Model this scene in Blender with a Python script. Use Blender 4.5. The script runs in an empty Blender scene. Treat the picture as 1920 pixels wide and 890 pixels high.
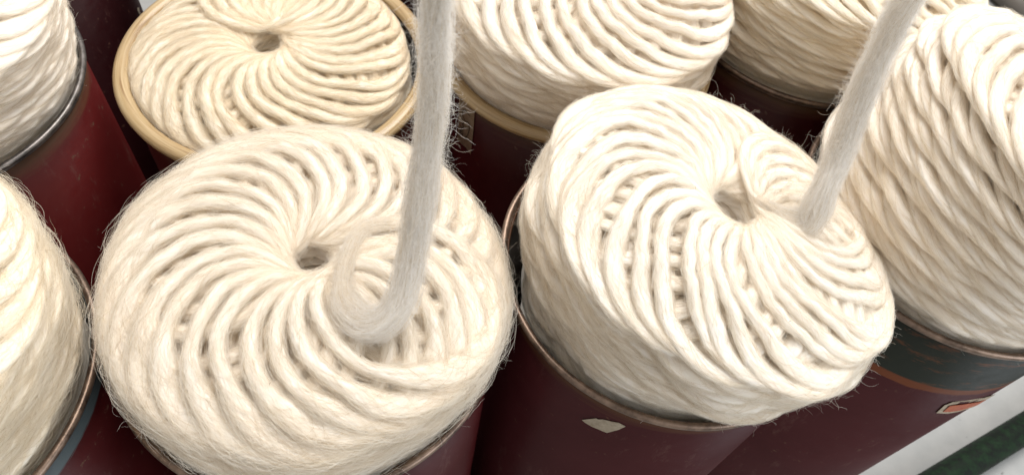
import bpy, bmesh, math, random
import numpy as np
from mathutils import Vector, Matrix

sc = bpy.context.scene
PI = math.pi
RIM = 0.92                      # height of every can's rim above the floor
# ------------------------------------------------------------------ camera
cam_d = bpy.data.cameras.new("camera"); cam = bpy.data.objects.new("camera", cam_d)
sc.collection.objects.link(cam); sc.camera = cam
cam_d.sensor_width = 36.0; cam_d.lens = 36.0 * 1347.53 / 1920.0
cam_d.clip_start = 0.01; cam_d.clip_end = 60
cam.matrix_world = Matrix(((0.98408751, -0.17768447, 0.0, 0.0),
                           (0.14529244, 0.80468755, -0.57564577, 0.0),
                           (0.10228331, 0.56648582, 0.81769918, RIM + 0.67615),
                           (0, 0, 0, 1)))
cam_d.dof.use_dof = True; cam_d.dof.focus_distance = 0.74; cam_d.dof.aperture_fstop = 7.5
# ------------------------------------------------------------------ light
w = bpy.data.worlds.new("World"); sc.world = w; w.use_nodes = True
bg = w.node_tree.nodes["Background"]; bg.inputs[0].default_value = (1.0, 0.96, 0.90, 1); bg.inputs[1].default_value = 0.50

def area(name, loc, target, size, power, col, size_y=None):
    d = bpy.data.lights.new(name, 'AREA'); d.energy = power; d.color = col
    d.shape = 'RECTANGLE'; d.size = size; d.size_y = size_y or size
    o = bpy.data.objects.new(name, d); sc.collection.objects.link(o); o.location = loc
    o.rotation_euler = (Vector(target) - Vector(loc)).to_track_quat('-Z', 'Y').to_euler()
    return o
area("window_light", (2.4, -0.7, 1.9), (0.1, 0.5, 0.95), 1.8, 33, (0.86, 0.93, 1.0), 1.8)
area("ceiling_light", (0.25, 1.75, 3.8), (0.1, 0.5, 0.9), 2.4, 138, (1.0, 0.972, 0.935), 1.8)
sc.view_settings.view_transform = 'Standard'; sc.view_settings.look = 'None'
sc.view_settings.exposure = 0.0; sc.view_settings.gamma = 1.0; sc.view_settings.use_curve_mapping = False
sc.cycles.max_bounces = 16; sc.cycles.diffuse_bounces = 14; sc.cycles.transmission_bounces = 14; sc.cycles.use_denoising = True; sc.cycles.use_adaptive_sampling = False
sc.cycles_curves.shape = 'RIBBONS' if hasattr(sc, 'cycles_curves') else None

# ------------------------------------------------------------------ helpers
def tag(o, label=None, cat=None, group=None, kind=None):
    for k, v in (('label', label), ('category', cat), ('group', group), ('kind', kind)):
        if v: o[k] = v
    return o
def empty(name, loc):
    o = bpy.data.objects.new(name, None); sc.collection.objects.link(o); o.location = loc
    o.empty_display_size = 0.05
    return o
def link(name, me, mat, parent=None, loc=None, smooth=True):
    o = bpy.data.objects.new(name, me); sc.collection.objects.link(o)
    if mat: me.materials.append(mat)
    if parent: o.parent = parent
    if loc is not None: o.location = loc
    if smooth and len(me.polygons): me.polygons.foreach_set('use_smooth', np.ones(len(me.polygons), bool))
    return o
def np_mesh(name, V, F):
    """V (n,3), F (m,4) arrays -> mesh"""
    me = bpy.data.meshes.new(name)
    me.vertices.add(len(V)); me.vertices.foreach_set('co', np.ascontiguousarray(V, np.float32).ravel())
    k = F.shape[1]
    me.loops.add(F.size); me.loops.foreach_set('vertex_index', np.ascontiguousarray(F, np.int32).ravel())
    me.polygons.add(len(F)); me.polygons.foreach_set('loop_start', np.arange(0, F.size, k, dtype=np.int32))
    me.update(calc_edges=True); me.validate()
    return me
def norm(v): return v / np.maximum(np.linalg.norm(v, axis=-1, keepdims=True), 1e-9)
def lathe(name, prof, seg=160, closed=False):
    """surface of revolution round z; prof [(r,z)]"""
    th = np.linspace(0, 2 * PI, seg, endpoint=False); p = np.array(prof, float)
    V = np.stack([p[None, :, 0] * np.cos(th)[:, None], p[None, :, 0] * np.sin(th)[:, None],
                  np.broadcast_to(p[None, :, 1], (seg, len(p)))], -1).reshape(-1, 3)
    m = len(p); F = []
    for i in range(seg):
        j = (i + 1) % seg
        for k in range(m if closed else m - 1):
            l = (k + 1) % m
            F.append((i * m + k, j * m + k, j * m + l, i * m + l))
    return np_mesh(name, V, np.array(F))

# ------------------------------------------------------------------ materials
def new_mat(name):
    m = bpy.data.materials.new(name); m.use_nodes = True
    nt = m.node_tree; b = nt.nodes['Principled BSDF']
    return m, nt, b
def N(nt, typ, **kw):
    n = nt.nodes.new(typ)
    for k, v in kw.items():
        if k.startswith('i_'):
            key = k[2:]; key = int(key) if key.isdigit() else key.replace('_', ' ')
            n.inputs[key].default_value = v
        else: setattr(n, k, v)
    return n
def ramp(nt, src, stops):
    r = nt.nodes.new('ShaderNodeValToRGB'); cr = r.color_ramp
    while len(cr.elements) < len(stops): cr.elements.new(0.5)
    for e, (p, c) in zip(cr.elements, stops):
        e.position = p; e.color = (*c, 1) if len(c) == 3 else c
    nt.links.new(src, r.inputs[0]); return r.outputs[0]
def noise(nt, vec, scale, detail=4, rough=0.55, mapscale=None):
    if mapscale:
        mp = N(nt, 'ShaderNodeMapping'); mp.inputs['Scale'].default_value = mapscale
        nt.links.new(vec, mp.inputs[0]); vec = mp.outputs[0]
    n = N(nt, 'ShaderNodeTexNoise'); n.inputs['Scale'].default_value = scale
    n.inputs['Detail'].default_value = detail; n.inputs['Roughness'].default_value = rough
    nt.links.new(vec, n.inputs['Vector']); return n.outputs[0]
def mix(nt, fac, a, b):
    m = N(nt, 'ShaderNodeMix', data_type='RGBA')
    for k, v in ((0, fac), (6, a), (7, b)):
        if isinstance(v, (int, float)): m.inputs[k].default_value = v
        elif isinstance(v, tuple): m.inputs[k].default_value = (*v, 1)
        else: nt.links.new(v, m.inputs[k])
    return m.outputs[2]
def wool_mat(name, light, warm):
    m, nt, b = new_mat(name); L = nt.links
    at = N(nt, 'ShaderNodeAttribute', attribute_name='fib')
    tc = N(nt, 'ShaderNodeTexCoord')
    big = noise(nt, tc.outputs['Object'], 9, 3)
    col = ramp(nt, big, [(0.35, light), (0.68, warm)])
    fib = noise(nt, at.outputs['Vector'], 1.0, 5, 0.65, (34, 1100, 1100))
    shade = ramp(nt, fib, [(0.25, tuple(c * 0.90 for c in light)), (0.55, light)])
    col2 = mix(nt, 0.4, col, shade)
    L.new(col2, b.inputs['Base Color'])
    b.inputs['Roughness'].default_value = 0.95
    b.inputs['Specular IOR Level'].default_value = 0.15
    b.inputs['Specular IOR Level'].default_value = 0.0
    fine = noise(nt, at.outputs['Vector'], 1.0, 6, 0.7, (60, 2600, 2600))
    clump = noise(nt, at.outputs['Vector'], 1.0, 3, 0.6, (14, 330, 330))
    bp = N(nt, 'ShaderNodeBump'); bp.inputs['Strength'].default_value = 0.6; bp.inputs['Distance'].default_value = 0.0010
    bp2 = N(nt, 'ShaderNodeBump'); bp2.inputs['Strength'].default_value = 0.3; bp2.inputs['Distance'].default_value = 0.003
    L.new(fine, bp.inputs['Height']); L.new(clump, bp2.inputs['Height'])
    L.new(bp2.outputs[0], bp.inputs['Normal']); L.new(bp.outputs[0], b.inputs['Normal'])
    return m
def fibre_mat(name, col):
    m, nt, b = new_mat(name)
    nt.nodes.remove(b); out = nt.nodes['Material Output']
    d = N(nt, 'ShaderNodeBsdfDiffuse'); d.inputs[0].default_value = (*col, 1)
    t = N(nt, 'ShaderNodeBsdfTranslucent'); t.inputs[0].default_value = (*col, 1)
    hi = N(nt, 'ShaderNodeHairInfo')
    rc_ = ramp(nt, hi.outputs['Random'], [(0.0, (col[0] * 0.70, col[1] * 0.64, col[2] * 0.54)), (0.30, col), (1.0, tuple(min(0.98, c * 1.06 + 0.01) for c in col))])
    nt.links.new(rc_, d.inputs[0]); nt.links.new(rc_, t.inputs[0])
    mx = N(nt, 'ShaderNodeMixShader'); mx.inputs[0].default_value = 0.55
    nt.links.new(d.outputs[0], mx.inputs[1]); nt.links.new(t.outputs[0], mx.inputs[2]); nt.links.new(mx.outputs[0], out.inputs[0])
    return m
WOOL = wool_mat('raw_white_wool', (0.94, 0.888, 0.82), (0.93, 0.85, 0.745))
WOOL_CREAM = wool_mat('cream_wool', (0.92, 0.862, 0.76), (0.91, 0.825, 0.70))
WOOL_WHITE = wool_mat('white_wool', (0.945, 0.905, 0.85), (0.93, 0.86, 0.76))
FIB = fibre_mat('wool_fibre', (0.94, 0.893, 0.828))
FIB_WHITE = fibre_mat('white_wool_fibre', (0.975, 0.955, 0.925))
FIB_CREAM = fibre_mat('cream_wool_fibre', (0.925, 0.868, 0.765))
STRAND_CORE = wool_mat('sliver_wool', (0.96, 0.94, 0.92), (0.96, 0.94, 0.91))
FLECK, _nt, _b = new_mat('dark_plant_speck'); _b.inputs['Base Color'].default_value = (0.10, 0.06, 0.03, 1)

def can_paint(name, red, band=None, band_h=0.0, rust=0.0):
    m, nt, b = new_mat(name); L = nt.links
    tc = N(nt, 'ShaderNodeTexCoord'); ob = tc.outputs['Object']
    n1 = noise(nt, ob, 6, 4); n2 = noise(nt, ob, 60, 5, 0.7)
    col = mix(nt, ramp(nt, n1, [(0.3, (0, 0, 0)), (0.75, (1, 1, 1))]), red, tuple(c * 1.35 + 0.004 for c in red))
    sp = ramp(nt, n2, [(0.64, (0, 0, 0)), (0.70, (1, 1, 1))])
    col = mix(nt, sp, col, (0.10, 0.045, 0.03))
    scr = ramp(nt, noise(nt, ob, 1, 6, 0.8, (26, 26, 7)), [(0.58, (0, 0, 0)), (0.74, (0.6, 0.6, 0.6))])
    col = mix(nt, scr, col, (0.13, 0.065, 0.055))
    sx = N(nt, 'ShaderNodeSeparateXYZ'); L.new(ob, sx.inputs[0])
    # wear just under the rim: height measured down from it, broken by streaky noise
    st = noise(nt, ob, 1, 5, 0.7, (9, 9, 110))
    def below(h, soft, amp):
        a = N(nt, 'ShaderNodeMath', operation='MULTIPLY_ADD'); L.new(st, a.inputs[0]); a.inputs[1].default_value = amp; a.inputs[2].default_value = -amp * 0.5
        z = N(nt, 'ShaderNodeMath', operation='ADD'); L.new(sx.outputs[2], z.inputs[0]); L.new(a.outputs[0], z.inputs[1])
        mr = N(nt, 'ShaderNodeMapRange'); L.new(z.outputs[0], mr.inputs[0])
        mr.inputs[1].default_value = RIM - h - soft; mr.inputs[2].default_value = RIM - h; return mr.outputs[0]
    if band:
        if rust:
            col = mix(nt, below(band_h + 0.012, 0.004, 0.03), col, (0.15, 0.045, 0.018))
        col = mix(nt, below(band_h, 0.003, 0.02), col, band)
        st2 = noise(nt, ob, 1, 5, 0.75, (14, 14, 60))
        if rust:
            pr = ramp(nt, st2, [(0.56, (0, 0, 0)), (0.70, (0.7, 0.7, 0.7))])
            mm = N(nt, 'ShaderNodeMath', operation='MULTIPLY'); L.new(pr, mm.inputs[0]); L.new(below(band_h, 0.003, 0.02), mm.inputs[1])
            col = mix(nt, mm.outputs[0], col, (0.20, 0.065, 0.022))
    else:
        col = mix(nt, below(0.018, 0.02, 0.03), col, (0.11, 0.05, 0.025))
    L.new(col, b.inputs['Base Color'])
    rr = ramp(nt, n2, [(0.3, (0.28,) * 3), (0.8, (0.5,) * 3)]); L.new(rr, b.inputs['Roughness'])
    b.inputs['Specular IOR Level'].default_value = 0.22
    bp = N(nt, 'ShaderNodeBump'); bp.inputs['Strength'].default_value = 0.25; bp.inputs['Distance'].default_value = 0.001
    L.new(n2, bp.inputs['Height']); L.new(bp.outputs[0], b.inputs['Normal'])
    return m
RED = (0.050, 0.0045, 0.005)
PAINT = can_paint('oxblood_paint', RED)
PAINT_SHADED = can_paint('oxblood_paint_shaded', (0.022, 0.003, 0.004))  # oxblood darkened for the back cans: shade of the gaps put into the colour
PAINT_TL = can_paint('oxblood_paint_worn_edge', (0.075, 0.006, 0.006))
PAINT_PLUM = can_paint('plum_paint', (0.052, 0.009, 0.011))
PAINT_GREEN = can_paint('plum_paint_with_green_band', (0.052, 0.009, 0.011), (0.020, 0.024, 0.018), 0.105, 1)
PAINT_GREY = can_paint('oxblood_paint_with_slate_band', RED, (0.09, 0.115, 0.125), 0.035)

def metal_rim_mat(name, dark, brown):
    m, nt, b = new_mat(name); L = nt.links
    tc = N(nt, 'ShaderNodeTexCoord'); ob = tc.outputs['Object']
    n1 = noise(nt, ob, 30, 6, 0.7)
    L.new(ramp(nt, n1, [(0.35, dark), (0.5, brown), (0.72, tuple(min(1, c * 1.8) for c in brown))]), b.inputs['Base Color'])
    b.inputs['Metallic'].default_value = 0.75
    L.new(ramp(nt, n1, [(0.3, (0.25,) * 3), (0.8, (0.55,) * 3)]), b.inputs['Roughness'])
    bp = N(nt, 'ShaderNodeBump'); bp.inputs['Strength'].default_value = 0.3; bp.inputs['Distance'].default_value = 0.0008
    L.new(noise(nt, ob, 220, 4, 0.7), bp.inputs['Height']); L.new(bp.outputs[0], b.inputs['Normal'])
    return m
STEEL = metal_rim_mat('aged_brown_steel', (0.10, 0.07, 0.055), (0.24, 0.17, 0.13))
STEEL_GREY = metal_rim_mat('aged_grey_steel', (0.10, 0.095, 0.09), (0.23, 0.21, 0.20))
m, nt, b = new_mat('varnished_blond_wood'); WOOD = m
tc = N(nt, 'ShaderNodeTexCoord')
gr = N(nt, 'ShaderNodeAttribute', attribute_name='ring')
g1 = noise(nt, gr.outputs['Vector'], 1, 5, 0.65, (9, 260, 260))
nt.links.new(ramp(nt, g1, [(0.30, (0.22, 0.12, 0.045)), (0.44, (0.44, 0.31, 0.16)), (0.7, (0.58, 0.45, 0.27))]), b.inputs['Base Color'])
b.inputs['Roughness'].default_value = 0.38; b.inputs['Coat Weight'].default_value = 0.3
bp = N(nt, 'ShaderNodeBump'); bp.inputs['Strength'].default_value = 0.4; bp.inputs['Distance'].default_value = 0.0006
nt.links.new(g1, bp.inputs['Height']); nt.links.new(bp.outputs[0], b.inputs['Normal'])
m, nt, b = new_mat('dark_can_lining'); LINING = m
b.inputs['Base Color'].default_value = (0.07, 0.055, 0.045, 1); b.inputs['Roughness'].default_value = 0.45; b.inputs['Metallic'].default_value = 0.3
m, nt, b = new_mat('aged_paper'); PAPER = m
tc = N(nt, 'ShaderNodeTexCoord')
nt.links.new(ramp(nt, noise(nt, tc.outputs['Object'], 120, 5, 0.7), [(0.3, (0.30, 0.24, 0.17)), (0.7, (0.52, 0.45, 0.35))]), b.inputs['Base Color'])
b.inputs['Roughness'].default_value = 0.9
m, nt, b = new_mat('brown_card'); CARD = m
tc = N(nt, 'ShaderNodeTexCoord')
nt.links.new(ramp(nt, noise(nt, tc.outputs['Object'], 60, 5, 0.7), [(0.3, (0.34, 0.24, 0.15)), (0.7, (0.52, 0.40, 0.27))]), b.inputs['Base Color'])
b.inputs['Roughness'].default_value = 0.85
INK, _nt, _b = new_mat('black_ink'); _b.inputs['Base Color'].default_value = (0.015, 0.012, 0.012, 1); _b.inputs['Roughness'].default_value = 0.7
m, nt, b = new_mat('orange_print'); ORANGE = m
tc = N(nt, 'ShaderNodeTexCoord')
nt.links.new(ramp(nt, noise(nt, tc.outputs['Object'], 90, 4), [(0.35, (0.36, 0.07, 0.03)), (0.7, (0.5, 0.13, 0.05))]), b.inputs['Base Color'])
b.inputs['Roughness'].default_value = 0.6
m, nt, b = new_mat('pale_concrete'); CONC = m
tc = N(nt, 'ShaderNodeTexCoord')
c1 = ramp(nt, noise(nt, tc.outputs['Object'], 5, 8, 0.7), [(0.3, (0.36, 0.37, 0.37)), (0.7, (0.50, 0.50, 0.49))])
spk = ramp(nt, noise(nt, tc.outputs['Object'], 38, 3, 0.5), [(0.70, (0, 0, 0)), (0.76, (1, 1, 1))])
nt.links.new(mix(nt, spk, c1, (0.17, 0.17, 0.16)), b.inputs['Base Color'])
b.inputs['Roughness'].default_value = 0.6
m, nt, b = new_mat('mottled_dark_green_enamel'); GREEN = m
tc = N(nt, 'ShaderNodeTexCoord')
nt.links.new(ramp(nt, noise(nt, tc.outputs['Object'], 45, 6, 0.75), [(0.42, (0.002, 0.005, 0.003)), (0.58, (0.004, 0.020, 0.006)), (0.8, (0.015, 0.035, 0.015))]), b.inputs['Base Color'])
b.inputs['Roughness'].default_value = 0.6; b.inputs['Specular IOR Level'].default_value = 0.25
m, nt, b = new_mat('grey_brown_cast_iron'); IRON = m
b.inputs['Base Color'].default_value = (0.16, 0.14, 0.12, 1); b.inputs['Roughness'].default_value = 0.5

# ------------------------------------------------------------------ setting
me = np_mesh('floor', np.array([(-12, -12, 0), (12, -12, 0), (12, 12, 0), (-12, 12, 0)], float), np.array([[0, 1, 2, 3]]))
tag(link('floor', me, CONC, smooth=False), kind='structure')

# ------------------------------------------------------------------ hair helper
def hairs(name, P, rad, mat, parent, kind='stuff', label=None):
    """P (n,k,3) control points, rad (n,k) radii -> one curves object"""
    n, k, _ = P.shape
    cu = bpy.data.hair_curves.new(name)
    cu.add_curves([k] * n)
    cu.position_data.foreach_set('vector', np.ascontiguousarray(P, np.float32).ravel())
    if 'radius' not in cu.attributes: cu.attributes.new('radius', 'FLOAT', 'POINT')
    cu.attributes['radius'].data.foreach_set('value', np.ascontiguousarray(rad, np.float32).ravel())
    cu.materials.append(mat)
    o = bpy.data.objects.new(name, cu); sc.collection.objects.link(o); o.parent = parent
    if kind: o['kind'] = kind
    return o

class Noise1:
    """smooth random function of one variable"""
    def __init__(s, rng, step, n, amp): s.step = step; s.t = rng.normal(0, amp, n + 8)
    def __call__(s, x):
        u = np.clip(x / s.step, 0, len(s.t) - 2.001); i = u.astype(int); f = u - i; f = f * f * (3 - 2 * f)
        return s.t[i] * (1 - f) + s.t[i + 1] * f

def sm(a, b, x):
    t = np.clip((x - a) / (b - a), 0, 1); return t * t * (3 - 2 * t)

def tube(C, side, up, A, B, ring, rng, lump=0.06, seedlen=0.02):
    """elliptical tube along C (m,3) with half width A and half thickness B (m,)"""
    m = len(C); be = np.linspace(0, 2 * PI, ring, endpoint=False)
    seg = np.linalg.norm(np.diff(C, axis=0), axis=1); u = np.concatenate([[0], np.cumsum(seg)])
    ca, sa = np.cos(be), np.sin(be)
    # lumps that drift slowly along the strand
    l = np.zeros((m, ring))
    for q in (1, 2, 3):
        for fn in (ca, sa):
            nz = Noise1(rng, seedlen * (1.6 / q), int(u[-1] / (seedlen * 1.6 / q)) + 4, lump / q ** 0.5)
            l += nz(u)[:, None] * (np.cos(q * be) if fn is ca else np.sin(q * be))[None]
    k = 1 + l
    V = C[:, None] + side[:, None] * (A[:, None] * ca[None] * k)[..., None] + up[:, None] * (B[:, None] * sa[None] * k)[..., None]
    i = np.arange(m - 1)[:, None] * ring; j = np.arange(ring)[None]; j2 = (j + 1) % ring
    F = np.stack([i + j, i + j2, i + ring + j2, i + ring + j], -1).reshape(-1, 4)
    me = np_mesh('strand', V.reshape(-1, 3), F)
    at = me.attributes.new('fib', 'FLOAT_VECTOR', 'POINT')
    fv = np.stack([np.broadcast_to(u[:, None], (m, ring)), A[:, None] * ca[None], B[:, None] * sa[None]], -1)
    fv = fv + 0.0
    at.data.foreach_set('vector', np.ascontiguousarray(fv, np.float32).ravel())
    return me, V, k, u

# ------------------------------------------------------------------ the coiled roving
def coil(spec, label, part_mats):
    """Roving laid by a rotating head: a circle of radius c whose centre itself travels round the can at radius e,
    N circles to the turn, each turn adding T of height."""
    rng = np.random.default_rng(spec['seed'])
    cx, cy = spec['at']; Nl = spec['N']; T = spec['T']; H = spec['H']; s0 = spec.get('s0', -0.07)
    R = spec['R']; rho = spec.get('rho', 0.026); W = spec['w']; TH = spec['th']
    c = (R - rho) / 2; e = (R + rho) / 2
    ppl = spec.get('ppl', 42)
    revs = (H - s0) / T; loops = revs * Nl; m = int(loops * ppl)
    tot = loops * 2 * PI
    ph = np.linspace(-tot, 0, m)                    # 0 = the newest end
    psi = spec['psi'] + ph / Nl
    fe = spec.get('phi', 0.0)
    # small irregularities loop by loop
    lp = (ph + tot) / (2 * PI)
    jig = spec.get('jig', 1.0)
    nc = Noise1(rng, 1.0, int(loops) + 4, 0.0013 * jig)(lp); npz = Noise1(rng, 1.0, int(loops) + 4, 0.013 * jig)(lp)
    wave = Noise1(rng, 0.23, int(loops / 0.23) + 4, spec.get('wave', 0.0006))(lp); wave2 = Noise1(rng, 0.19, int(loops / 0.19) + 4, spec.get('wave', 0.0006))(lp)
    ne = Noise1(rng, 1.3, int(loops) + 4, 0.0018 * jig)(lp)
    wob = Noise1(rng, 0.09, int(loops / 0.09) + 4, 0.0012 * jig)(lp); wob2 = Noise1(rng, 0.11, int(loops / 0.11) + 4, 0.0010 * jig)(lp)
    psi_n = psi + npz
    wfall = 1
    cc = c + nc + wob + wave; psi_n = psi_n + wave2 * 6; ee = e + nc + wave + 0.4 * ne
    f = ph + fe
    x = ee * np.cos(psi_n) + cc * np.cos(psi_n + f); y = ee * np.sin(psi_n) + cc * np.sin(psi_n + f)
    r = np.hypot(x, y)
    fr = np.mod(f + PI, 2 * PI) - PI
    d = np.arctan2(cc * np.sin(fr), ee + cc * np.cos(fr))
    g = np.tanh(np.sin(fr) * 2.2)
    wob2 = wob2 * (1 - 0.7 * sm(0.7, 0.95, r / R))
    s = H + T * ((psi - spec['psi']) + d) / (2 * PI) - 0.25 * T * (g + 1) * spec.get('cross', 1.0) + wob2
    # crown: dished at the hole, rounded off at the shoulder
    q = r / R
    dome = spec.get('dome', 0.012) * (1 - q ** 2) - spec.get('dip', 0.022) * np.exp(-((r - rho) / 0.018)) - spec.get('shoulder', 0.020) * sm(0.70, 1.02, q) ** 2
    top = sm(H - 0.075, H - 0.0, s + 0.02)
    s = s + dome * (0.25 + 0.75 * top)
    # undulation where the strand rides over the ones below
    s = s + spec.get('ride', 0.0018) * np.sin(f * Nl * 0.5 + 1.3 * lp) * sm(0.2, 0.4, q) * (1 - sm(0.85, 1.0, q))
    bulge = 1 + spec.get('bulge', 0.04) * sm(-0.01, 0.04, s) - spec.get('tuck', 0.03) * sm(H - 0.03, H + 0.01, s)
    x = x * bulge; y = y * bulge
    sh = spec.get('shift', (0, 0)); 
    # lean: the package bends over above the rim
    L = np.array(spec.get('lean', (0, 0)), float); al_max = np.linalg.norm(L); ld = L / al_max if al_max > 1e-6 else np.array([1.0, 0.0])
    def bend(x, y, s):
        hh = H + 0.02; sp = np.clip(s, -0.02, None) + 0.02
        al = al_max * sp / hh
        K = al_max / hh
        if al_max > 1e-6:
            ax = (1 - np.cos(al)) / K; az = np.sin(al) / K
        else: ax = 0 * s; az = sp
        low = np.minimum(s, -0.02) + 0.02
        u = x * ld[0] + y * ld[1]; v = -x * ld[1] + y * ld[0]
        U = ax + u * np.cos(al); Z = az - u * np.sin(al) - 0.02 + low
        return np.stack([U * ld[0] - v * ld[1] + sh[0], U * ld[1] + v * ld[0] + sh[1], Z], -1)
    C = bend(x, y, s)
    rc = np.hypot(C[:, 0], C[:, 1]); lim = spec.get('neck', 0.1705) + 0.06 * sm(0.004, 0.055, C[:, 2])
    kf = np.minimum(1, lim / np.maximum(rc, 1e-6)); C[:, 0] *= kf; C[:, 1] *= kf
    Z0 = 0.10                                        # the Empty sits on the bottom of the can
    C[:, 2] += RIM - Z0
    tan = norm(np.gradient(C, axis=0))
    ctr = bend(0 * x, 0 * y, s); ctr2 = bend(0 * x, 0 * y, s + 1e-3); upv = norm(ctr2 - ctr)
    # on the side the strand's flat face turns outwards a little
    outv = norm(C - (ctr + np.array([0, 0, RIM - Z0])))
    mixo = (sm(0.80, 1.0, q) * spec.get('edge_roll', 0.12))[:, None]
    upv = norm(upv * (1 - mixo) + outv * mixo)
    side = norm(np.cross(tan, upv)); up = norm(np.cross(side, tan))
    wn = Noise1(rng, 0.16, int(loops / 0.16) + 4, 0.09)(lp)
    hole = sm(rho * 0.8, rho + 0.035, r)
    edge = sm(0.78, 0.97, q)
    A = 0.5 * W * (1 + spec.get('under', 0.12) * np.clip(g, 0, 1) * (1 - edge)) * (0.85 + 0.15 * hole) * (1 + wn) * (1 + spec.get('flare', 0.9) * edge); B = 0.5 * TH * (0.75 + 0.25 * hole) * (1 + 0.6 * wn) * (1 - 0.12 * edge) * 0.92
    root = empty('wool_coil', (cx, cy, Z0))
    tag(root, label, 'wool roving', 'coils of wool roving standing in the cans')
    ring = spec.get('ring', 12)
    thin = 0.80
    me, V, k, u = tube(C, side, up, A * thin, B * thin, ring, rng, lump=0.04, seedlen=0.03)
    wm, fm = part_mats
    link('roving', me, wm, root)
    # packed layers below, down to the can's bottom
    pr = [(rho, 0.0), (R - 0.004, 0.0), (R - 0.002, RIM - Z0 + s0 + 0.01), (rho + 0.004, RIM - Z0 + s0 + 0.012)]
    lo = link('packed_layers', lathe('packed', pr, 64, closed=True), wm, root)
    lo.location = (sh[0], sh[1], 0)
    # packed mass just under the visible strands, closing the deep gaps between them
    gt = np.linspace(-2 * PI, 0, 160); prof_r = np.concatenate([np.linspace(rho + 0.004, 0.90 * R, 22), np.full(14, 0.905 * R)])
    drop = np.concatenate([np.zeros(22), np.linspace(0.002, H - s0 - 0.02, 14)])
    GT, GR = np.meshgrid(gt, prof_r, indexing='ij'); qq = GR / R
    jump = 1 - sm(-2 * PI, -2 * PI + 0.5, GT) + 0 * GT
    gs = H + T * (GT + 2 * PI * 0 * jump) / (2 * PI) - 0.5 * T - 0.0135 + drop[None] * -1
    gs += spec.get('dome', 0.012) * (1 - qq ** 2) - spec.get('dip', 0.022) * np.exp(-((GR - rho) / 0.018)) - spec.get('shoulder', 0.020) * sm(0.70, 1.02, qq) ** 2
    gbul = 1 + spec.get('bulge', 0.04) * sm(-0.01, 0.04, gs) - spec.get('tuck', 0.03) * sm(H - 0.03, H + 0.01, gs)
    GT2 = GT + spec['psi']
    GV = bend(GR * gbul * np.cos(GT2), GR * gbul * np.sin(GT2), gs)
    rc = np.hypot(GV[..., 0], GV[..., 1]); kf = np.minimum(1, (0.165 + 0.06 * sm(0.004, 0.05, GV[..., 2])) / np.maximum(rc, 1e-6)); GV[..., 0] *= kf; GV[..., 1] *= kf
    GV[..., 2] += RIM - Z0
    gi = np.arange(159)[:, None] * 36; gj = np.arange(35)[None]
    link('packed_core', np_mesh('packed_core', GV.reshape(-1, 3), np.stack([gi + gj, gi + 36 + gj, gi + 37 + gj, gi + gj + 1], -1).reshape(-1, 4)), wm, root)
    # ---- fibres lying along and lifting off the strand
    nf = spec.get('fibres', 60000)
    vis = m - int(min(loops, spec.get('fib_revs', 1.35) * Nl) * ppl)
    cand = np.arange(m)
    onside = q > 0.80
    ok = (cand > vis) | (onside & (C[:, 2] > RIM - Z0 - 0.03))
    cand = cand[ok & (cand < m - 3)]
    dens = A[cand]; pr_ = dens / dens.sum()
    i0 = rng.choice(cand, nf, p=pr_)
    return_data = dict(root=root, C=C, side=side, up=up, A=A, B=B, u=u, q=q, m=m, rng=rng, fm=fm, wm=wm)
    kk = 6
    ln = rng.uniform(1.2, 5.0, nf)                  # in path samples
    a0 = rng.uniform(-0.25 * PI, 1.25 * PI, nf)
    da = rng.normal(0, 0.75, nf)
    lift0 = 0.78 + np.minimum(rng.exponential(0.17, nf), 0.9) * np.where(q[i0] > 0.85, spec.get('side_fluff', 0.35), 1.0); lift1 = rng.exponential(0.05, nf)
    tt = np.linspace(0, 1, kk)
    ii = np.clip(i0[:, None] + ln[:, None] * (tt - 0.5)[None], 0, m - 1.001)
    ia = ii.astype(int); fa = (ii - ia)[..., None]
    def lerp(X): 
        return X[ia] * (1 - fa) + X[ia + 1] * fa if X.ndim > 1 else X[ia] * (1 - fa[..., 0]) + X[ia + 1] * fa[..., 0]
    Cc, Ss, Uu, Aa, Bb = lerp(C), lerp(side), lerp(up), lerp(A), lerp(B)
    ang = a0[:, None] + da[:, None] * (tt - 0.5)[None] * 2
    rr = lift0[:, None] + lift1[:, None] * (2 * tt - 1)[None] ** 4
    P = Cc + Ss * (Aa * np.cos(ang) * rr)[..., None] + Uu * (Bb * np.sin(ang) * rr)[..., None]
    vs = np.where(q[i0] > 0.85, 0.6, 1.0)[:, None, None]; v1 = rng.normal(0, 0.0010, (nf, 1, 3)) * vs; v2 = rng.normal(0, 0.0008, (nf, 1, 3)) * vs; t3 = (2 * tt - 1)[None, :, None]
    P += v1 * t3 + v2 * (t3 ** 2 - 0.4) + rng.normal(0, 0.00022, P.shape)
    rad = np.repeat(rng.uniform(0.00005, 0.00013, nf)[:, None], kk, 1); rad[:, 0] *= 0.3; rad[:, -1] *= 0.3
    hairs('surface_fibres', P, rad, fm, root)
    # ---- curly flyaways
    nfl = spec.get('flyaways', 2500)
    i1 = rng.choice(cand, nfl); a1 = rng.uniform(0, PI, nfl)
    onrim = rng.random(nfl) < 0.6
    rimc = cand[q[cand] > 0.9]
    i1[onrim] = rng.choice(rimc, onrim.sum())
    base = C[i1] + side[i1] * (A[i1] * np.cos(a1))[:, None] + up[i1] * (B[i1] * np.sin(a1))[:, None]
    nrm = norm(base - C[i1])
    outr = norm(C[i1] - (ctr[i1] + np.array([0, 0, RIM - Z0])))
    nrm = norm(nrm + outr * (q[i1] > 0.8)[:, None] * 0.8)
    hairs('loose_fibres', *curls(rng, base, nrm, tan[i1], 0.009), fm, root)
    return return_data

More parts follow.
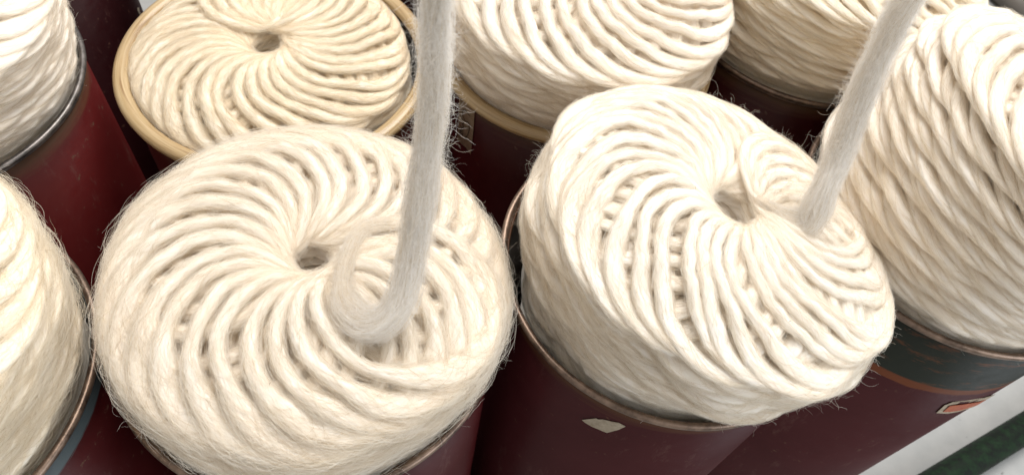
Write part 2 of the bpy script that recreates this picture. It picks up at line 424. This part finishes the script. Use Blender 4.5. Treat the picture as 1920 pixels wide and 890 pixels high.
def curls(rng, base, nrm, tan, length):
    n = len(base); k = 9
    L = length * rng.gamma(2.0, 0.5, n)
    d = norm(nrm * rng.uniform(0.3, 1.0, n)[:, None] + tan * rng.normal(0, 0.8, n)[:, None] + rng.normal(0, 0.45, (n, 3)))
    ax = norm(rng.normal(0, 1, (n, 3))); turn = rng.normal(0, 0.75, n)
    P = np.zeros((n, k, 3)); P[:, 0] = base - nrm * 0.001
    for j in range(1, k):
        P[:, j] = P[:, j - 1] + d * (L / (k - 1))[:, None]
        cr = np.cross(ax, d); dt = (ax * d).sum(1, keepdims=True)
        cs, sn = np.cos(turn)[:, None], np.sin(turn)[:, None]
        d = norm(d * cs + cr * sn + ax * dt * (1 - cs) + rng.normal(0, 0.22, (n, 3)))
    rad = np.repeat(rng.uniform(0.00003, 0.00007, n)[:, None], k, 1); rad[:, -1] *= 0.3
    return P, rad

def rising_strand(D, pts, w0, w1, run, fibres=36000, fly=18000):
    """the roving's free end going up to the machine, from the coil's newest point"""
    rng = D['rng']; root = D['root']; off = np.array(root.location)
    Pend = D['C'][-1]; tend = norm(D['C'][-1] - D['C'][-4])
    Kb = D['C'][-4]; K = [D['C'][-6], D['C'][-4], Pend] + [np.array(p) - off for p in pts]
    K = np.array(K)
    # Catmull-Rom through the knots
    out = []
    Kp = np.vstack([2 * K[0] - K[1], K, 2 * K[-1] - K[-2]])
    for i in range(1, len(Kp) - 2):
        p0, p1, p2, p3 = Kp[i - 1:i + 3]
        for t in np.linspace(0, 1, max(4, int(np.linalg.norm(p2 - p1) / 0.004)), endpoint=False):
            out.append(0.5 * ((2 * p1) + (-p0 + p2) * t + (2 * p0 - 5 * p1 + 4 * p2 - p3) * t * t + (-p0 + 3 * p1 - 3 * p2 + p3) * t ** 3))
    out.append(K[-1]); C = np.array(out)
    for _ in range(10): C[1:-1] = 0.25 * C[:-2] + 0.5 * C[1:-1] + 0.25 * C[2:]
    m = len(C); tan = norm(np.gradient(C, axis=0))
    up0 = D['up'][-1]; side = np.zeros_like(C); v = norm(np.cross(tan[0], up0))
    for i in range(m):
        v = norm(v - tan[i] * (v @ tan[i])); side[i] = v
    up = norm(np.cross(side, tan))
    t = np.concatenate([[0], np.cumsum(np.linalg.norm(np.diff(C, axis=0), axis=1))])
    A = np.interp(t, [0, run, run + 0.025, run + 0.06, 0.5], [D['A'][-1] * 0.9, D['A'][-1] * 0.95, w0 * 0.50, w0 * 0.5, w1 * 0.5])
    B = np.interp(t, [0, run, run + 0.025, run + 0.06, 0.5], [D['B'][-1] * 0.9, D['B'][-1] * 0.95, w0 * 0.34, w0 * 0.47, w1 * 0.48])
    wv = 1 + Noise1(rng, 0.035, 60, 0.07)(t); A = A * wv; B = B * wv
    core = 0.52 + 0.38 * np.clip(1 - t / (run + 0.05), 0, 1)
    me, V, k, u = tube(C, side, up, A * core, B * core, 24, rng, lump=0.05, seedlen=0.09)
    link('rising_strand', me, D['wm'], root)
    i0 = 1 + (m - 3) * rng.random(fibres) ** 1.25; ln = rng.uniform(5, 22, fibres); kk = 8
    tt = np.linspace(-0.5, 0.5, kk)
    ii = np.clip(i0[:, None] + ln[:, None] * tt[None], 0, m - 1.001); ia = ii.astype(int); fa = (ii - ia)[..., None]
    lerp = lambda X: X[ia] * (1 - fa) + X[ia + 1] * fa if X.ndim > 1 else X[ia] * (1 - fa[..., 0]) + X[ia + 1] * fa[..., 0]
    ang = rng.uniform(0, 2 * PI, fibres)[:, None] + rng.normal(0, 0.35, fibres)[:, None] * tt[None] * 2
    rr = np.clip(np.abs(rng.normal(0.60, 0.32, fibres)), 0.25, 1.8); rr = np.where(np.interp(i0, np.arange(m), t) < run + 0.02, 0.80 + rng.exponential(0.12, fibres), rr)[:, None] * (1 + rng.normal(0, 0.10, (fibres, 1)) * 2 * tt) + rng.exponential(0.07, fibres)[:, None] * (2 * tt) ** 4
    P = lerp(C) + lerp(side) * (lerp(A) * np.cos(ang) * rr)[..., None] + lerp(up) * (lerp(B) * np.sin(ang) * rr)[..., None]
    P += rng.normal(0, 0.0003, P.shape)
    rad = np.repeat(rng.uniform(0.00004, 0.00011, fibres)[:, None], kk, 1); rad[:, 0] *= 0.3; rad[:, -1] *= 0.3
    low = (t[np.clip(i0.astype(int), 0, m - 1)] < run + 0.02) | (rng.random(fibres) < 0.10)
    hairs('strand_fibres', P[~low], rad[~low], FIB_WHITE, root); low = low & (rng.random(fibres) < 0.35); hairs('strand_foot_fibres', P[low], rad[low], D['fm'], root)
    i1 = rng.integers(2, m - 2, fly); a1 = rng.uniform(0, 2 * PI, fly)
    nr = side[i1] * np.cos(a1)[:, None] + up[i1] * np.sin(a1)[:, None]
    base = C[i1] + side[i1] * (A[i1] * np.cos(a1))[:, None] + up[i1] * (B[i1] * np.sin(a1))[:, None]
    hairs('strand_loose_fibres', *curls(rng, base, nr, tan[i1], 0.0095), FIB_WHITE, root)

def flecks(D, n):
    """bits of dark straw caught in the wool"""
    rng = D['rng']; m = D['m']
    i = rng.integers(int(m * 0.75), m - 10, n); a = rng.uniform(0.2 * PI, 0.8 * PI, n)
    base = D['C'][i] + D['side'][i] * (D['A'][i] * np.cos(a) * 1.05)[:, None] + D['up'][i] * (D['B'][i] * np.sin(a) * 1.08)[:, None]
    d = norm(rng.normal(0, 1, (n, 3)) * np.array([1, 1, 0.25])); L = rng.uniform(0.0015, 0.0045, n)
    b2 = rng.normal(0, 0.0005, (n, 3))
    P = np.stack([base - d * L[:, None] / 2, base + b2, base + d * L[:, None] / 2], 1) + D['up'][i][:, None] * 0.0006
    hairs('straw_flecks', P, np.full((n, 3), 0.00014), FLECK, D['root'])

# ------------------------------------------------------------------ cans
def ring_mesh(Rm, a, b, z, seg=220, rs=16, wob=0.0, rng=None):
    th = np.linspace(0, 2 * PI, seg, endpoint=False); be = np.linspace(0, 2 * PI, rs, endpoint=False)
    wr = np.zeros(seg)
    if wob:
        for q in (2, 3, 5, 7): wr += rng.normal(0, wob / q ** 0.5) * np.cos(q * th + rng.uniform(0, 6))
    rr = Rm + wr[:, None] + a * np.cos(be)[None]; zz = z + b * np.sin(be)[None] + 0 * rr
    V = np.stack([rr * np.cos(th)[:, None], rr * np.sin(th)[:, None], zz], -1)
    i = np.arange(seg)[:, None]; j = np.arange(rs)[None]; i2 = (i + 1) % seg; j2 = (j + 1) % rs
    F = np.stack([i * rs + j, i2 * rs + j, i2 * rs + j2, i * rs + j2], -1).reshape(-1, 4)
    me = np_mesh('ring', V.reshape(-1, 3), F)
    at = me.attributes.new('ring', 'FLOAT_VECTOR', 'POINT')
    fv = np.stack([(th[:, None] * Rm) + 0 * rr, a * np.cos(be)[None] + 0 * rr, b * np.sin(be)[None] + 0 * rr], -1)
    at.data.foreach_set('vector', np.ascontiguousarray(fv, np.float32).ravel())
    return me
def can(at, label, paint, rim, seed=0):
    rng = np.random.default_rng(seed + 900)
    root = empty('roving_can', (at[0], at[1], 0)); tag(root, label, 'can', 'tall cans holding the roving')
    Ro = 0.196
    body = [(0.001, 0.004), (Ro - 0.006, 0.004), (Ro - 0.002, 0.012), (Ro - 0.002, 0.03), (Ro - 0.004, 0.04), (Ro - 0.004, RIM - 0.006)]
    body += [(Ro - 0.0065, RIM - 0.006), (Ro - 0.0065, 0.012), (0.001, 0.012)]
    o = link('can_body', lathe('can_body', body, 200), paint, root)
    lin = lathe('lining', [(Ro - 0.0068, RIM - 0.007), (Ro - 0.0068, 0.4)], 120)
    link('inner_lining', lin, LINING, root)
    if rim == 'wood':
        r_ = link('wooden_rim', ring_mesh(0.1930, 0.0105, 0.0085, RIM - 0.004, wob=0.0006, rng=rng), WOOD, root)
    else:
        r_ = link('metal_rim', ring_mesh(0.1955, 0.0042, 0.0042, RIM - 0.002, wob=0.0006, rng=rng), STEEL if rim == 'brown' else STEEL_GREY, root)
        link('rim_fold', ring_mesh(0.1935, 0.0028, 0.0016, RIM - 0.0085, wob=0.0004, rng=rng), STEEL if rim == 'brown' else STEEL_GREY, root)
    link('bottom_band', ring_mesh(0.1945, 0.003, 0.010, 0.03), STEEL_GREY, root)
    return root
def on_can(poly, th0, z0, r=0.1925, lift=0.0008, thick=0.0005, curl=0.0):
    """outline poly [(u,v)] in metres wrapped on the can wall at angle th0, height z0, with thickness"""
    bm = bmesh.new()
    bot = []; top = []
    for (u, v) in poly:
        for lst, dr in ((bot, lift), (top, lift + thick)):
            rr = r + dr + curl * max(0, v) ** 2
            lst.append(bm.verts.new((rr * math.cos(th0 + u / r), rr * math.sin(th0 + u / r), z0 + v)))
    bm.faces.new(top); bm.faces.new(bot[::-1])
    n = len(poly)
    for i in range(n): bm.faces.new((bot[i], bot[(i + 1) % n], top[(i + 1) % n], top[i]))
    bmesh.ops.triangulate(bm, faces=[f for f in bm.faces if len(f.verts) > 4])
    bmesh.ops.recalc_face_normals(bm, faces=bm.faces)
    me = bpy.data.meshes.new('patch'); bm.to_mesh(me); bm.free(); return me
def strokes_on_can(lines, th0, z0, wdt, r=0.1925, lift=0.0018):
    bm = bmesh.new()
    for ln in lines:
        p = np.array(ln, float)
        # densify
        q = []
        for i in range(len(p) - 1):
            for t in np.linspace(0, 1, 5, endpoint=False): q.append(p[i] * (1 - t) + p[i + 1] * t)
        q.append(p[-1]); q = np.array(q)
        for _ in range(3): q[1:-1] = .25 * q[:-2] + .5 * q[1:-1] + .25 * q[2:]
        t = norm(np.gradient(q, axis=0)); nn = np.stack([-t[:, 1], t[:, 0]], 1) * wdt / 2
        prev = None
        for a, b_ in zip(q + nn, q - nn):
            cur = [bm.verts.new(((r + lift) * math.cos(th0 + k[0] / r), (r + lift) * math.sin(th0 + k[0] / r), z0 + k[1])) for k in (a, b_)]
            if prev: bm.faces.new((prev[0], prev[1], cur[1], cur[0]))
            prev = cur
    me = bpy.data.meshes.new('strokes'); bm.to_mesh(me); bm.free(); return me

AT = dict(TL=(-0.7524, 0.5412), A2=(-0.3478, 0.6971), E=(0.0372, 0.8367), C=(0.1874, 0.4832), B=(-0.1910, 0.3444),
          LB=(-0.5632, 0.1843), D=(0.5561, 0.6328), F=(0.3875, 0.9916), G=(-0.905, 0.895), G2=(-0.505, 1.050))
can_TL = can(AT['TL'], 'dark red can with dark steel rim in the top left corner of the picture', PAINT_TL, 'grey', 1)
can_A = can(AT['A2'], 'red can with pale wooden rim holding the low coil inside its rim', PAINT, 'wood', 2)
can_E = can(AT['E'], 'red can with pale wooden rim and a handwritten card tag on its side', PAINT, 'wood', 3)
can_C = can(AT['C'], 'plum red can with brown steel rim and a torn scrap of paper on its side', PAINT_PLUM, 'brown', 4)
can_B = can(AT['B'], 'red can under the wide coil at front centre left, steel rim mostly covered', PAINT, 'brown', 5)
can_L = can(AT['LB'], 'can with brown steel rim and slate grey band at the lower left edge', PAINT_GREY, 'brown', 6)
can_D = can(AT['D'], 'plum can with rusty green band and orange sticker beside the bare floor', PAINT_GREEN, 'brown', 7)
can_F = can(AT['F'], 'dark can at the top right behind the leaning coil with the upright strand', PAINT, 'brown', 8)
can_G = can(AT['G2'], 'dark red can in deep shadow behind the pale wooden rim of the low coil', PAINT_SHADED, 'grey', 9)
can_G2 = can(AT['G'], 'dark red can in deep shadow behind the grey-white coil at top left', PAINT_SHADED, 'grey', 10)
can((-0.12, 1.19), 'dark red can in the shadow behind the tall cream coil at top centre', PAINT_SHADED, 'grey', 11)

def ang(a, b): return math.atan2(b[1] - a[1], b[0] - a[0])
# torn scrap of paper on can C
def turned(poly, a): return [(u * math.cos(a) - v * math.sin(a), u * math.sin(a) + v * math.cos(a)) for u, v in poly]
link('paper_scrap', on_can([(-.0216, -.0147), (-.0178, -.0075), (-.0094, .0074), (-.0069, .0075), (-.003, .0126), (.0068, .018), (.013, .0219), (.0213, .0193), (.017, .0053), (.0121, -.005), (.0084, -.014), (-.0001, -.0150), (-.0092, -.0168), (-.0172, -.0165)], math.radians(253.3), RIM - 0.0615), PAPER, can_C, smooth=False)
# card tag with handwriting on can E
tg = link('card_tag', on_can([(-.016, .040), (.017, .044), (.0175, .0), (.016, -.046), (.006, -.041), (-.015, -.044)], math.radians(228), RIM - 0.062), CARD, can_E, smooth=False)
hw = [[(.008, .022), (.001, .026), (-.006, .020), (-.005, .012), (.002, .008), (.008, .012), (.009, .0), (.007, -.010), (.003, -.018)],
      [(-.009, .004), (-.004, .007), (-.001, .003), (-.005, 0), (-.001, -.003), (-.005, -.008), (-.009, -.006)],
      [(-.001, -.010), (-.007, -.012), (-.008, -.018), (-.003, -.019), (-.002, -.014), (-.007, -.014)]]
link('handwriting', strokes_on_can([[(u * 1.15, v * 1.2) for u, v in l] for l in hw], math.radians(228), RIM - 0.062, 0.0012), INK, tg, smooth=False)

# ------------------------------------------------------------------ coils
WM = (WOOL, FIB); WC = (WOOL_CREAM, FIB_CREAM); WW = (WOOL_WHITE, FIB)
S = dict(
 B=dict(at=AT['B'], seed=11, N=26, T=0.017, cross=1.25, H=0.093, R=0.1715, w=0.0152, th=0.0123, s0=-0.03, psi=math.radians(-8), phi=math.radians(150), lean=(0.06, 0.02), bulge=0.045, fibres=380000, flyaways=30000, shift=(0.003, 0.007), rho=0.0235, ride=0.001, dip=0.012, flare=1.2, side_fluff=0.8, jig=1.2),
 C=dict(at=AT['C'], seed=12, N=33, T=0.014, cross=1.25, H=0.118, neck=0.168, R=0.180, w=0.0148, th=0.0118, s0=-0.03, psi=math.radians(40), phi=math.radians(225), lean=(0.30, 0.10), bulge=0.05, jig=1.0, fibres=420000, flyaways=30000, rho=0.030, shift=(0.018, 0.004), ride=0.0012, dip=0.016, wave=0.0018, flare=0.9, side_fluff=0.3),
 A2=dict(at=AT['A2'], seed=13, N=32, T=0.015, cross=1.3, H=0.032, R=0.172, w=0.0140, th=0.0110, s0=-0.05, psi=math.radians(118), phi=math.radians(200), bulge=0.0, fibres=220000, flyaways=2000, shift=(-0.010, -0.002), jig=0.9, rho=0.026, ride=0.0008, dip=0.012),
 E=dict(at=AT['E'], seed=14, N=27, T=0.0175, cross=1.3, H=0.135, R=0.178, w=0.0160, th=0.0145, s0=-0.02, psi=math.radians(60), lean=(0.06, -0.02), bulge=0.04, jig=1.0, fibres=240000, flyaways=6000, flare=0.6),
 D=dict(at=AT['D'], seed=15, N=30, T=0.0165, cross=1.3, H=0.180, R=0.182, w=0.0145, th=0.0138, s0=-0.02, psi=math.radians(-60), lean=(0.50, 0.05), bulge=0.04, jig=1.0, fibres=280000, flyaways=9000, flare=0.6),
 F=dict(at=AT['F'], seed=16, N=29, T=0.0165, cross=1.3, H=0.165, R=0.182, w=0.0150, th=0.0138, s0=-0.02, psi=0.3, lean=(0.15, 0.0), bulge=0.04, jig=1.0, fibres=160000, flyaways=3000, flare=0.6),
 TL=dict(at=AT['TL'], seed=17, N=26, T=0.016, cross=1.2, H=0.170, R=0.180, w=0.018, th=0.0130, s0=-0.02, psi=0.8, lean=(0.20, 0.0), bulge=0.03, jig=0.8, fibres=180000, flyaways=7000, flare=0.5),
 LB=dict(at=AT['LB'], seed=18, N=26, T=0.015, cross=1.1, neck=0.160, H=0.160, R=0.175, w=0.021, th=0.013, s0=-0.02, psi=1.2, lean=(0.12, 0.0), bulge=0.0, jig=0.7, fibres=240000, flyaways=9000, flare=0.6, side_fluff=0.8),
)
LBL = dict(
 B='broad creamy coil at front centre left, small round hole, strand rising straight up',
 C='whiter ridged coil leaning over its can beside the scrap of paper, strand slanting up right',
 A2='cream coil sunk inside the wooden rim of the can at top centre left',
 E='tall cream coil cut by the top edge, above the wooden rim with the card tag',
 D='tall knit-textured coil at the right edge above the rusty green band',
 F='shaded beige coil in the back at top right, behind the slanting strand',
 TL='pale grey-white coil with flat diagonal strands in the top left corner',
 LB='smooth softly lit coil bulging in at the lower left edge')
MAT = dict(B=WM, C=WW, A2=WC, E=WM, D=WM, F=WC, TL=WM, LB=WC)
DATA = {}
for k_, s_ in S.items():
    DATA[k_] = coil(s_, LBL[k_], MAT[k_])
rising_strand(DATA['B'], [(-0.1457, 0.3200, 1.0175), (-0.1300, 0.2945, 1.020), (-0.1063, 0.2806, 1.024), (-0.0890, 0.2927, 1.035), (-0.0834, 0.3192, 1.055), (-0.0817, 0.3566, 1.1), (-0.0785, 0.395, 1.19), (-0.075, 0.3814, 1.30), (-0.060, 0.340, 1.42), (-0.05, 0.31, 1.55)], 0.027, 0.0175, 0.125)
rising_strand(DATA['C'], [(0.3041, 0.5056, 1.055), (0.3120, 0.5364, 1.08), (0.311, 0.5626, 1.13), (0.3072, 0.5707, 1.17), (0.2903, 0.5551, 1.25), (0.2463, 0.47, 1.36), (0.20, 0.39, 1.47)], 0.027, 0.0175, 0.020)
flecks(DATA['B'], 26); flecks(DATA['C'], 22); flecks(DATA['D'], 16); flecks(DATA['TL'], 10)

# ------------------------------------------------------------------ sticker on can D, tab on can B
th = math.radians(262)
def leaf(sc_):
    p = []
    for t in np.linspace(0, 1, 12): p.append((-.034 * sc_ + .068 * sc_ * t, .0075 * sc_ * math.sin(PI * t) ** 0.7))
    for t in np.linspace(1, 0, 12)[1:-1]: p.append((-.034 * sc_ + .068 * sc_ * t, -.0075 * sc_ * math.sin(PI * t) ** 0.7))
    return p
st = link('sticker', on_can([(-.0287, -.0215), (-.0341, .0048), (-.0301, .0157), (-.0018, .0138), (.019, .014), (.0339, .0105), (.045, .006), (.0437, -.030), (.0355, -.0300), (.008, -.0281), (-.0097, -.0266)], math.radians(290), RIM - 0.155), PAPER, can_D, smooth=False)
link('sticker_print', on_can([(-.0229, -.0162), (-.0266, .0047), (-.0122, .0061), (.0189, .001), (.034, -.0016), (.034, -.0208), (.0058, -.0193), (-.0112, -.0185)], math.radians(290), RIM - 0.155, lift=0.0015), ORANGE, st, smooth=False)
link('rim_tab', on_can([(-.022, .004), (.022, .004), (.018, -.006), (-.018, -.006)], math.radians(228), RIM - 0.014, lift=0.003, thick=0.0012), STEEL, can_B, smooth=False)

# ------------------------------------------------------------------ floor pipe, machine foot, wire
def pipe(name, pts, rad, mat, label, cat):
    P = np.array(pts, float); tan = norm(np.gradient(P, axis=0)); up = np.tile([0, 0, 1.0], (len(P), 1))
    side = norm(np.cross(tan, up)); up = norm(np.cross(side, tan))
    rng = np.random.default_rng(3)
    be = np.linspace(0, 2 * PI, 32, endpoint=False)
    V = (P[:, None] + side[:, None] * (rad * np.cos(be))[None, :, None] + up[:, None] * (rad * np.sin(be))[None, :, None])
    n = len(P); i = np.arange(n - 1)[:, None] * 32; j = np.arange(32)[None]; j2 = (j + 1) % 32
    F = np.stack([i + j, i + j2, i + 32 + j2, i + 32 + j], -1).reshape(-1, 4)
    o = link(name, np_mesh(name, V.reshape(-1, 3), F), mat)
    tag(o, label, cat); return o
d = np.array([0.82, 0.572]); a0 = np.array([1.056, 0.638])
pipe('floor_pipe', [(*(a0 + d * t), 0.034) for t in np.linspace(-0.9, 2.2, 12)], 0.033, GREEN, 'dark green mottled pipe lying on the pale floor at lower right', 'pipe')

bm = bmesh.new()
bmesh.ops.create_cube(bm, size=1.0)
bmesh.ops.scale(bm, vec=(0.34, 0.26, 0.10), verts=bm.verts); bmesh.ops.bevel(bm, geom=bm.edges[:], offset=0.02, segments=3, affect='EDGES')
me = bpy.data.meshes.new('foot'); bm.to_mesh(me); bm.free()
ft = link('machine_foot', me, IRON, None, (1.85, 2.68, 0.052)); tag(ft, 'grey iron machine foot beyond the knit-textured coil, in the top right corner', 'machine foot')
ft.rotation_euler = (0, 0, 0.5)
pipe('wire', [(-0.630, 0.842, 0.80), (-0.700, 0.93, 0.74), (-0.8183, 1.0921, 0.62), (-0.95, 1.27, 0.50), (-1.10, 1.47, 0.30), (-1.2, 1.6, 0.004)], 0.0016, PAPER, 'thin pale wire slanting through the gap beside the wooden rim at top left', 'wire')
